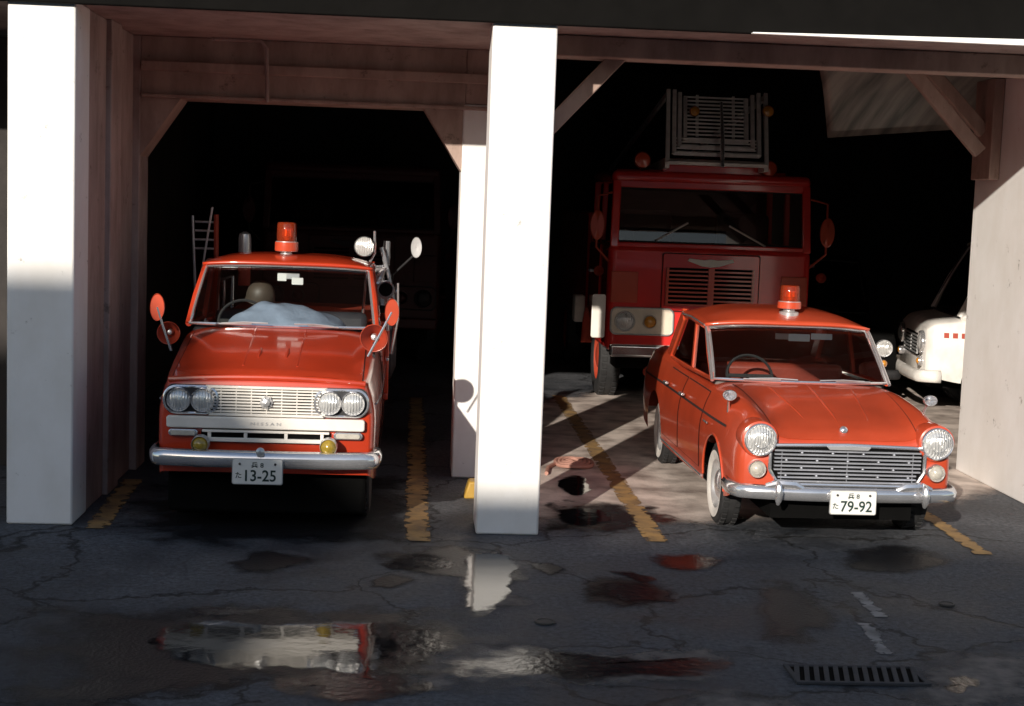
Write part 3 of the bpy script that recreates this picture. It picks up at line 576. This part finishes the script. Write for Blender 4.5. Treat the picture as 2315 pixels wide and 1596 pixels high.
# ================================================================== FIRE ENGINES
def engine(root,full=True):
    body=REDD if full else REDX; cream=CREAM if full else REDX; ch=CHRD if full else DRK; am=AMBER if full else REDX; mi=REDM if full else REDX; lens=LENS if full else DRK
    hw=1.22
    B().box(-hw,hw,0,2.1,.66,1.95).build('cab_body',body,root,bevel=.09,seg=4)
    B().box(-hw+.15,hw-.15,.15,6.9,.45,.80).build('chassis',VOID,root,smooth=False)
    B().box(-hw+.02,hw-.02,.10,2.15,2.66,2.82).build('roof',body,root,bevel=.07,seg=4)
    fr=B()
    for s in(-1,1):
        fr.bar((s*(hw-.06),.06,1.90),(s*(hw-.08),.16,2.70),.10,.11,upv=(0,1,0)); fr.bar((s*(hw-.05),1.1,1.9),(s*(hw-.07),1.1,2.7),.07,.08,upv=(0,1,0)); fr.bar((s*(hw-.06),2.05,1.9),(s*(hw-.08),2.05,2.7),.08,.14,upv=(0,1,0))
        fr.bar((s*(hw-.06),.06,1.94),(s*(hw-.06),2.05,1.94),.06,.06)
    fr.bar((-hw+.08,.06,1.94),(hw-.08,.06,1.94),.08,.06); fr.bar((-hw+.08,.15,2.66),(hw-.08,.15,2.66),.09,.09)
    fr.build('window_frame',body,root,bevel=.015)
    B().add([(-hw+.1,.075,1.96),(hw-.1,.075,1.96),(hw-.12,.15,2.63),(-hw+.12,.15,2.63)],[(0,1,2,3)]).build('windscreen',GLASSD,root,smooth=False)
    B().tube([(-hw+.11,.06,1.975),(hw-.11,.06,1.975),(hw-.13,.13,2.615),(-hw+.13,.13,2.615)],.014,8,closed=True).build('windscreen_seal',BLK,root)
    B().box(-hw+.1,hw-.1,2.0,2.06,1.9,2.7).build('cab_rear_wall',VOID,root,smooth=False)
    for x0,x1 in((-.95,-.3),(.3,.95)): B().box(x0,x1,1.1,1.3,1.7,2.35).build('seat',SEATD,root,bevel=.06)
    c=Vector((-.62,.5,2.02)); ax=Vector((0,-.5,.85)).normalized(); _,u,v=basis(ax)
    B().tube([c+(u*math.cos(a)+v*math.sin(a))*.24 for a in [2*math.pi*k/28 for k in range(28)]],.014,6,closed=True).build('steering_wheel',BLK,root)
    B().prism(rrect(-.58,.60,1.16,1.86,.03),-.010,.01).build('nose_panel_gap',SEAM,root,smooth=False)
    npn=B().prism(rrect(-.57,.59,1.17,1.85,.03),-.018,.012).build('nose_panel',body,root,bevel=.006)
    B().prism(rrect(-.52,.52,1.235,1.685,.02),-.024,-.01).build('vent_recess',VOID,npn,smooth=False)
    v=B()
    for i in range(9):
        z=1.25+i*.05; v.box(-.515,-.02,-.056,-.03,z-.012,z+.008); v.box(.04,.515,-.056,-.03,z-.012,z+.008)
    v.box(-.53,-.50,-.058,-.01,1.235,1.685); v.box(.50,.53,-.058,-.01,1.235,1.685); v.box(-.025,.045,-.058,-.02,1.235,1.685)
    v.build('vent_slats',RED2 if full else body,npn,smooth=False)
    B().prism([(0,1.70),(.10,1.71),(.28,1.77),(.26,1.80),(.08,1.785),(0,1.795),(-.08,1.785),(-.26,1.80),(-.28,1.77),(-.10,1.71)],-.035,-.012).build('winged_badge',WHT if full else DRK,root,bevel=.004)
    for s in(-1,1):
        hp=B().prism(rrect(min(s*.42,s*1.17),max(s*.42,s*1.17),.875,1.19,.07),-.022,.01).build('headlight_panel',cream,root,bevel=.01)
        B().tube([(x,-.024,z) for x,z in rrect(min(s*.42,s*1.17),max(s*.42,s*1.17),.875,1.19,.07)],.011,6,closed=True).build('panel_trim',ch,hp)
        headlight(root,s*1.0,-.03,1.03,.105,1.18,lens,rm=ch); headlight(root,s*.70,-.03,1.03,.07,1.2,am if full else cream,'turn_signal',ch)
        B().box(min(s*.86,s*1.18),max(s*.86,s*1.18),-.012,.01,1.25,1.62).build('side_nose_panel',RED2 if full else body,root,bevel=.008)
        wheel(root,s*1.06,1.15,.50,.27,s,hub=mi); wheel(root,s*1.06,5.2,.50,.27,s,hub=mi)
        B().grid(lambda u,vv:(s*(1.10+.22*vv),1.15-.60*math.cos(R(55)+R(115)*u),.50+.62*math.sin(R(55)+R(115)*u)),20,3).build('wheel_flare',mi,root,solid=.03)
        d=B().box(min(s*1.222,s*1.235),max(s*1.222,s*1.235),.75,1.75,1.15,1.92).build('door',body,root,bevel=.005)
        B().bar((s*1.25,1.5,1.55),(s*1.25,1.68,1.55),.03,.03).build('door_handle',ch,d)
        mc=Vector((s*1.38,-.05,2.16)); n=B().lathe([(.06,-.05),(.085,-.03),(.09,0),(.08,.012),(.001,.01)],mc,(0,-1,0),24); n.v=[(a[0],a[1],mc.z+(a[2]-mc.z)*1.95) for a in n.v]; mo=n.build('mirror',RED2 if full else REDX,root)
        B().tube([(s*1.2,.1,2.55),(s*1.38,-.0,2.5),(s*1.38,-.02,1.9),(s*1.2,.08,1.72)],.014,8).build('mirror_arm',REDM if full else BLK,mo)
        B().lathe([(.055,.05),(.06,.04),(.05,-.03),(.001,-.06)],(s*1.34,.0,1.62),n=20).build('side_lamp',REDM if full else REDX,root)
    B().prism([(-1.19,.62),(1.19,.62),(1.19,.77),(-1.19,.77)],-.24,-.10).build('bumper',CHR if full else REDX,root,bevel=.03,seg=3)
    B().box(-hw,hw,2.25,6.9,.85,2.30).build('equipment_body',body,root,bevel=.04)
    if full:
        for a,b in((( -.66,.035,2.0),(-.28,.07,2.22)),((.66,.035,1.97),(.22,.07,2.20))): B().tube([a,b],.013,6).build('wiper',CHRD,root)
    return root
EY=17.75; EX=at(1598,760,EY).x
eng=engine(thing('ladder_fire_engine','large deep red fire engine with a silver ladder above its cab, behind the orange sedan','fire engine',(EX,EY,0)))
B().box(-1.40,-1.26,1.9,2.2,.85,1.20).build('step_panel',WHT,eng,bevel=.02)
B().prism(rrect(-1.40,-1.235,.82,1.34,.03),-.02,.0).build('mudguard_face',WHT,eng,bevel=.01)
def E(px,py,yl): q=at(px,py,EY+yl)-eng.location; return Vector((q.x,yl,q.z))
lad=B(); c0=E(1621,372,-.1); top=E(1621,208,.35)
def lp(x,t): return lerp(c0,top,t)+Vector((x,0,0))
for k,(w,t0,t1) in enumerate(((.59,0,1),(.51,.13,1.0),(.44,.22,.97),(.37,.31,.92))):
    off=Vector((0,.03*k,0))
    for s in(-1,1): lad.bar(lp(s*w,t0)+off,lp(s*w,t1)+off,.045,.05,upv=(0,1,0))
    lad.bar(lp(-w,t0)+off,lp(w,t0)+off,.04,.055,upv=(0,1,0))
lad.bar(lp(-.59,.03),lp(.59,.03),.02,.12,upv=(0,1,0.3))
for i in range(12): lad.bar(lp(-.36,.35+i*.052)+Vector((0,.1,0)),lp(.36,.35+i*.052)+Vector((0,.1,0)),.02,.024,upv=(0,1,0))
for i in range(5): lad.bar(lp(-.50,.16+i*.045)+Vector((0,.06,0)),lp(.50,.16+i*.045)+Vector((0,.06,0)),.02,.018,upv=(0,1,0))
for s in(-1,1):
    lad.bar(lp(s*.22,.30)+Vector((0,.11,0)),lp(s*.22,.95)+Vector((0,.11,0)),.03,.03,upv=(0,1,0))
    lad.bar(lp(s*.59,.0),Vector((c0.x+s*.45,6.6,2.62)),.05,.12); lad.bar(lp(s*.59,.95),Vector((c0.x+s*.45,6.6,2.9)),.04,.06)
lad.build('extension_ladder',ALU,eng)
B().tube([lp(.05,-.03)+Vector((0,-.08,0)),lp(.05,.3)+Vector((0,-.08,0)),lp(.04,.85)+Vector((0,-.06,0))],[.022,.026,.016],8).build('ladder_nozzle',CHR,eng)
B().box(-.6+c0.x,.6+c0.x,.2,.5,2.80,2.98).build('ladder_rest',REDD,eng,bevel=.02)
for px,py,r,m in((1452,362,.10,REDM),(1738,382,.10,REDM),(1736,252,.07,AMBER),(1570,252,.06,AMBER)):
    q=E(px,py,.2); e_=B().lathe([(r,.03),(r*1.05,.01),(r*.8,-.06),(.001,-.1)],q,n=24).build('roof_lamp',REDM if m!=AMBER else RED2,eng); B().lathe([(r*.9,.03),(r*.5,.045),(.001,.05)],q,n=20).build('lens',m if m==AMBER else RED2,e_)
    if py>300: B().bar(q+Vector((0,0,-r)),q+Vector((0,.05,-r-.12)),.03,.03,upv=(0,1,0)).build('bracket',DRK,e_)
B().tube([E(1395,385,.3),E(1775,395,.3)],.02).build('roof_bar',REDD,eng)
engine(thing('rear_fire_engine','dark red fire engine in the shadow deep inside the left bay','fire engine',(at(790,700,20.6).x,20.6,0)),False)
# ================================================================== vehicles at right back
def jeep(root,body,glass,txt,ch=CHRD,nose=1.12,roofz=1.74):
    s_=Shell(3.9,W=[(0,.74),(.04,.78),(.14,.80),(3.9,.80)],ZS=[(0,.86),(.1,.92),(1.1,1.0),(3.9,1.02)],ZT=[(0,.90),(.05,.96),(.2,1.0),(1.1,1.10),(3.9,1.08)],
       zb=[(0,.42),(.4,.36),(3.9,.36)],arches=[(.75,.34,.40),(3.1,.34,.40)],zm=.65,cab=(nose+.13,3.7))
    s_.build('body',body,root); B().box(-.5,.5,.1,3.8,.28,.8).build('underbody',VOID,root,smooth=False)
    cab(root,(nose,s_.ZT(nose)-.01,.72),(nose+.33,roofz,.66),(3.4,roofz+.02,.66),(3.75,1.07,.74),.08,.04,body,glass,BLK,[.25,.62],SEATD,pw=.07)
    B().prism(rrect(-.40,.40,.58,.80,.04),-.012,.01).build('grille_recess',VOID,root,smooth=False)
    g=B()
    for i in range(6): g.box(-.39,.39,-.03,-.012,.60+i*.034,.612+i*.034)
    for x in(-.38,0,.38): g.box(x-.005,x+.005,-.025,-.01,.6,.78)
    g.build('grille',ch,root,smooth=False)
    for s in(-1,1):
        headlight(root,s*.60,-.01,.74,.095,1.18); headlight(root,s*.60,-.01,.55,.04,1.2,AMBER,'turn_signal'); wheel(root,s*.70,.75,.33,.18,s); wheel(root,s*.70,3.1,.33,.18,s)
        for k in range(5): s_.patch(.16+k*.085,.16+k*.085+.05,.80,.85,s,.006,2,1).build('side_marking',REDM if ch==CHRD else DRK,root)
        s_.patch(1.25,2.2,.42,lambda y:s_.ZS(y)-.01,s,.004).build('door',body,root)
    bumper(root,.76,.42,-.10 if nose<.5 else -.14,.2,m=body if nose<.5 else ch)
    if txt: plate(root,-.02,-.215,.52,.33,.165,plines(txt))
JY=18.4
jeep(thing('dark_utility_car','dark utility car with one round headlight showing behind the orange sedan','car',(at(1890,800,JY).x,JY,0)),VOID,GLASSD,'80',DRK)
VR=R(-99); vq=at(2092,840,17.4)
van=thing('white_van','tall white van partly hidden behind the right hand wall of the station','van',(vq.x-.96*math.cos(VR),17.4-.96*math.sin(VR),0),VR); van.scale=(1.2,1.2,1.22)
jeep(van,mat('white_van_paint',(.90,.87,.82),.4,0,.3),GLASSD,'',nose=.28,roofz=1.66)
# ================================================================== FIRE STATION
fs=thing('fire_station','fire station ground floor with white pillars and two open vehicle bays','building',(0,0,0))
FP=10.66; PP=12.85
lx1=at(163,1180,FP).x; cx0=at(1075,1205,FP).x; cx1=at(1217,1205,FP).x; rx=at(2160,1065,13.9).x
B().box(cx0,cx1,FP,FP+.46,0,3.66).build('front_pillar',PIL,fs,bevel=.015)
B().box(lx1-.46,lx1,FP,FP+.46,0,3.66).build('front_pillar',PIL,fs,bevel=.015)
bx0=at(1020,1075,PP).x
B().box(bx0,cx1-.02,PP,PP+.5,0,3.2).build('rear_pillar',PIL,fs,bevel=.015)
B().box(lx1-.30,lx1-.012,FP+.46,PP+.0,0,3.66).build('side_wall',TAN2,fs,bevel=.01)
B().box(lx1-.30,lx1+.03,11.75,12.15,0,3.66).build('pilaster',TAN2,fs,bevel=.01)
jx=at(312,700,PP).x
B().box(lx1-.35,jx,PP,PP+.4,0,3.66).build('jamb',TAN2,fs,bevel=.01)
lz=at(640,232,PP).z
B().box(jx,bx0+.02,PP+.004,PP+.396,lz,3.66).build('lintel',TAN,fs,bevel=.008)
B().box(jx+.01,bx0+.3,PP-.05,PP+.003,lz+.22,lz+.30).build('lintel_moulding',TAN,fs,bevel=.006)
B().box(jx+.01,bx0+.3,PP-.03,PP+.002,lz+.0,lz+.03).build('lintel_moulding',TAN,fs,bevel=.006)
B().box(bx0+.02,cx1-.02,PP-.002,PP+.4,3.2,3.66).build('lintel_end',TAN,fs,bevel=.008)
a0=at(408,225,PP); a1=at(316,352,PP); c0_=at(958,245,PP); c1_=at(1042,388,PP)
B().prism([(jx,lz),(a0.x,lz),(jx,a1.z)],PP+.006,PP+.39).build('corner_haunch',TAN,fs,smooth=False)
B().prism([(bx0,lz),(c0_.x,lz),(bx0,c1_.z)],PP+.006,PP+.39).build('corner_haunch',TAN,fs,smooth=False)
k0=at(478,88,PP-.06); k1=at(590,92,PP-.06); k2=at(603,110,PP-.06); k3=at(604,232,PP-.06)
B().tube([k0,k1,k2,k3],.016,8).build('conduit_pipe',TAN2,fs)
B().box(-9,9.5,FP+.01,13.4,3.66,3.85).build('roof_slab',TAN2,fs,smooth=False)
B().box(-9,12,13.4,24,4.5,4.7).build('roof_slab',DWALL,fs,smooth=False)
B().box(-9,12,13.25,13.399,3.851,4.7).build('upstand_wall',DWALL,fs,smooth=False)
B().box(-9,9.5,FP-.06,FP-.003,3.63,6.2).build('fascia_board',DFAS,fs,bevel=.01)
fx0=at(1700,90,FP-.1).x
B().prism([(fx0,3.625),(9.5,3.625),(9.5,3.76),(fx0,3.635)],FP-.12,FP-.063).build('fascia_strip',PIL,fs,bevel=.003)
B().box(cx1,rx+.1,FP+.75,FP+1.0,3.50,3.655).build('bay_beam',TAN,fs,bevel=.01)
B().box(rx,rx+.45,FP,13.9,0,3.655).build('side_wall',PIL,fs,bevel=.01)
def brace(p0,p1,y,w=.14): 
    a=at(*p0,y); b=at(*p1,y); B().bar(a,b,.12,w,upv=(0,1,0)).build('knee_brace',TAN,fs,bevel=.01)
brace((1425,100),(1230,300),FP+.95,.13)
brace((2045,140),(2215,345),13.2,.07); brace((2095,150),(2225,300),13.5,.07)
B().box(rx-.10,rx-.002,13.3,13.75,2.75,3.65).build('wall_shade_panel',TAN,fs,bevel=.01)  # tan box paints the shade on the upper end of the wall
def duct(u,v):
    a=at(1845+440*u,120,14.0); b=at(1870+400*u,306-26*u,16.2)
    p=lerp(a,b,v); p.z+=.10*math.sin(math.pi*v); return p
B().grid(duct,20,14).build('sloping_soffit',mat('reflection_streaked_soffit',(.36,.31,.28),.35,.1,0,.3,2.6,c2=(.05,.042,.038),stretch=(3.0,.25,.25)),fs,solid=.03)  # pale and dark streaks paint reflections into the soffit colour
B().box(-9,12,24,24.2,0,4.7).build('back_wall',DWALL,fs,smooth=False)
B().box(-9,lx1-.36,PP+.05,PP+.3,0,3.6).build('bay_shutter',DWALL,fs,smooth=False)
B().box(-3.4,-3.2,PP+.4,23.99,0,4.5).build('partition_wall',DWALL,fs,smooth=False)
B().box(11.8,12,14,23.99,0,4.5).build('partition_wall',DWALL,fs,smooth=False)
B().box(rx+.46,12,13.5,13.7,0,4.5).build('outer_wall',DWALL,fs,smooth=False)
# unseen block added behind the camera, its steps shaped to shade forecourt and pillars
yb_=thing('yard_shade_block','unseen pale stepped block with dark windows, added behind the camera to shade the forecourt','building',(0,-14,0))
TS=.345; KX=.42; D=10.85+14
hC=.24+TS*D; hR=-.14+TS*D; hL=1.72+TS*D; hT=.10+TS*D
xl=(-2.12)-KX*D; xt=.15-KX*D; xm=1.15-KX*D
wb=mat('shade_block_render',(.45,.42,.38),.8)
B().box(-45,xl,-8,0,0,hL).box(xl,xt,-8,-.003,0,hT).box(xt,xm,-8,-.001,0,hC).box(xm,35,-8,-.002,0,hR).build('wall',wb,yb_,smooth=False)
pane=mat('dark_pane',(.03,.04,.05),.1,0,.5)
for k in range(-12,9):
    for z in(1.0,4.6): B().box(k*3.2-.9,k*3.2+.9,.002,.04,z,z+1.5).build('window',pane,yb_,smooth=False)
# ================================================================== GROUND
struct(B().grid(lambda u,v:(-600+1200*u,-600+1200*v,0),8,8).build('ground',ASPH,smooth=False))
def sheet(name,pxs,m,z,jit=.03,sub=6):
    pts=[G(*p) for p in pxs]; N=len(pts); out=[]
    for i in range(N):
        p0,p1,p2,p3=pts[i-1],pts[i],pts[(i+1)%N],pts[(i+2)%N]
        for k in range(sub):
            t=k/sub
            q=.5*((2*p1)+(-p0+p2)*t+(2*p0-5*p1+4*p2-p3)*t*t+(-p0+3*p1-3*p2+p3)*t**3)
            n_=noise.noise_vector(q*3.1)*jit*2+noise.noise_vector(q*11)*jit
            out.append(Vector((q.x+n_.x,q.y+n_.y*1.5,z)))
    c=sum(out,Vector((0,0,0)))/len(out); rings=[1,.93,.82,.65,.4]; vs=[]; rim=[]
    for r in rings:
        for p_ in out: vs.append(c+(p_-c)*r*(1.15)); rim.append(1-r)
    for i in range(len(vs)): vs[i].z=z
    vs.append(Vector((c.x,c.y,z))); rim.append(1); n=len(out); fs=[]
    for j in range(len(rings)-1):
        for k in range(n): fs.append((j*n+k,j*n+(k+1)%n,(j+1)*n+(k+1)%n,(j+1)*n+k))
    for k in range(n): fs.append(((len(rings)-1)*n+k,(len(rings)-1)*n+(k+1)%n,len(vs)-1))
    o=B().add(vs,fs).build(name,m,smooth=False)
    at_=o.data.attributes.new('rim','FLOAT','POINT'); at_.data.foreach_set('value',rim)
    if o.data.polygons[0].normal.z<0: o.data.flip_normals()
    return struct(o)
def strip(p0,p1,w0,m,z,name='bay_line'):
    a=G(*p0); b=G(*p1); d=(b-a).normalized(); n=Vector((-d.y,d.x,0)); N=40; vs=[]; rim=[]
    for i in range(N+1):
        c=lerp(a,b,i/N); j=[noise.noise(c*9+Vector((0,0,s)))*.018 for s in(0,5)]
        vs+=[c+n*(w0/2+j[0]),Vector(c),c-n*(w0/2+j[1])]; rim+=[.09,.34,.09]
    for v in vs: v.z=z
    o=B().add(vs,[(3*i+k,3*i+1+k,3*i+4+k,3*i+3+k) for i in range(N) for k in(0,1)]).build(name,m,smooth=False)
    at_=o.data.attributes.new('rim','FLOAT','POINT'); at_.data.foreach_set('value',rim)
    return struct(o)
sheet('bay_sun_patch',[(1225,1140),(1190,1000),(1215,930),(1500,880),(2100,870),(2250,960),(2260,1080),(2000,1140),(1620,1160),(1350,1170)],FLOORM,.003,.05)  # sunlit zone painted as a pale sheet fading at its rim
strip((216,1196),(300,1085),.16,YLINE,.007); strip((943,1225),(942,900),.18,YLINE,.007); strip((1486,1226),(1262,895),.17,YLINE,.007); strip((2080,1155),(2225,1255),.14,YLINE,.007)
strip((1938,1340),(1992,1396),.10,WLINE,.004,'road_mark'); strip((1955,1410),(2005,1480),.10,WLINE,.004,'road_mark')
for w in [[(1010,1265),(1090,1248),(1190,1290),(1170,1330),(1200,1370),(1130,1398),(1040,1395),(1015,1370),(1030,1330)],[(780,1455),(1100,1445),(1400,1475),(1690,1465),(1680,1540),(1400,1560),(1000,1565),(760,1550)],[(2060,1500),(2300,1450),(2420,1560),(2200,1640),(2050,1590)],[(1560,1560),(1800,1575),(1900,1640),(1500,1640)]]: sheet('pale_patch',w,PALE,.0035)  # pale brown ground patches; the one before the pillar is dry ground
for w in [[(375,1422),(470,1408),(620,1414),(760,1412),(850,1420),(862,1465),(835,1525),(760,1525),(600,1510),(480,1508),(395,1495),(365,1458)],
 [(1056,1256),(1110,1252),(1175,1280),(1150,1305),(1150,1345),(1110,1385),(1062,1385),(1052,1320)],
 [(1270,1160),(1330,1152),(1370,1168),(1350,1190),(1280,1188)],[(1275,1085),(1320,1082),(1335,1110),(1300,1122),(1272,1108)]]: sheet('puddle',w,WATER,.009,.02)
for w in [[(1010,1490),(1200,1475),(1420,1490),(1660,1485),(1640,1522),(1300,1540),(1040,1530)],[(1470,1255),(1560,1246),(1640,1262),(1600,1290),(1500,1285)],[(1380,1294),(1430,1288),(1480,1302),(1430,1314)],
 [(2110,1545),(2180,1530),(2220,1560),(2160,1580)],[(860,1415),(970,1425),(1000,1480),(920,1515),(850,1505)],[(1250,1140),(1420,1140),(1560,1180),(1450,1200),(1260,1200)],[(640,1525),(900,1520),(960,1565),(700,1590)],
 [(880,1262),(960,1250),(1030,1270),(1010,1288),(900,1284)],[(1330,1335),(1420,1318),(1500,1340),(1440,1366),(1350,1358)],[(400,1378),(520,1372),(660,1380),(560,1398),(430,1396)]]: sheet('wet_film',w,FILM,.0065,.05)
for w in [[(525,1265),(600,1250),(700,1262),(690,1290),(600,1300),(530,1290)],[(1705,1320),(1770,1310),(1830,1350),(1880,1410),(1840,1450),(1740,1445),(1715,1390)],[(830,1310),(900,1302),(950,1315),(900,1328),(840,1325)],[(60,1400),(330,1375),(1000,1385),(1050,1470),(960,1540),(400,1560),(60,1620)],[(1190,1275),(1250,1268),(1290,1285),(1240,1298)],[(860,1250),(1040,1240),(1200,1300),(1100,1310),(900,1300)],[(1330,1310),(1480,1310),(1520,1345),(1450,1375),(1330,1365)],[(1900,1250),(2100,1240),(2150,1290),(1950,1300)],[(340,1230),(360,1090),(900,1080),(910,1210),(700,1235)]]: sheet('wet_stain',w,STAIN,.005,.05)
dg_=thing('drain_grate','dark rectangular drain grate set in the wet forecourt at lower right','drain',G(1935,1530))
B().box(-.33,.33,-.13,.13,.002,.0095).build('drain_pit',VOID,dg_,smooth=False)
b_=B().box(-.35,.35,-.15,-.125,.002,.018).box(-.35,.35,.125,.15,.002,.018).box(-.35,-.325,-.13,.13,.002,.0175).box(.325,.35,-.13,.13,.002,.0175)
for k in range(-6,7): b_.bar((k*.052-.03,-.13,.010),(k*.052+.03,.13,.010),.026,.0145)
b_.build('grate_bars',mat('rusty_iron',(.065,.065,.07),.8,.1,bump=.3),dg_,bevel=.003)
def cover(px,py,r):
    return B().lathe([(r,.004),(r,.012),(r*.8,.014),(r*.75,.009),(.001,.010)],G(px,py),(0,0,1),24).build('valve_cover',mat('old_iron',(.11,.10,.09),.7,.3))
tag(cover(1232,1408,.06),'small round iron valve cover in front of the centre pillar','cover'); tag(cover(2140,1368,.05),'small round iron valve cover near the right edge of the forecourt','cover')
hq=G(1297,1052); hb=B()
for k in range(4): hb.tube([hq+Vector((math.cos(t)*(.17-.035*k),math.sin(t)*(.24-.05*k),.026+.006*k+.006*math.sin(3*t+k))) for t in [2*math.pi*i/36 for i in range(36)]],.018,8,closed=True)
hb.tube([hq+Vector((-.16,0,.02)),hq+Vector((-.26,-.25,.02)),hq+Vector((-.30,-.55,.02))],.018,8)
tag(hb.build('fire_hose',HOSE),'pinkish coiled fire hose lying on the sunlit floor beside the centre pillar','hose')
yq=G(1062,1128); ch=B().prism([(yq.x-.05,0),(yq.x+.14,0),(yq.x+.10,.14),(yq.x-.01,.14)],yq.y,yq.y+.18)
tag(ch.build('wheel_chock',mat('yellow_paint',(.5,.30,.05),.5),bevel=.015),'yellow painted chock at the foot of the centre white pillar','chock')
# ================================================================== LIGHT
wd=bpy.data.worlds.new('World'); scn.world=wd; wd.use_nodes=True; nt=wd.node_tree
bg=nt.nodes['Background']; sky=nt.nodes.new('ShaderNodeTexSky'); sky.sky_type='NISHITA'; sky.sun_disc=False
sky.sun_elevation=math.atan(TS/math.hypot(1,KX)); sky.sun_rotation=math.pi+math.atan(KX)
nt.links.new(sky.outputs[0],bg.inputs[0]); bg.inputs[1].default_value=.12
sd=bpy.data.lights.new('sun','SUN'); sd.energy=5; sd.angle=R(.55); sd.color=(1,.91,.80)
so=bpy.data.objects.new('sun',sd); COL.objects.link(so); so.rotation_euler=Vector((KX,1,-TS)).to_track_quat('-Z','Y').to_euler(); so.location=(-10,-20,12)
scn.view_settings.view_transform='Standard'; scn.view_settings.look='None'; scn.view_settings.exposure=0
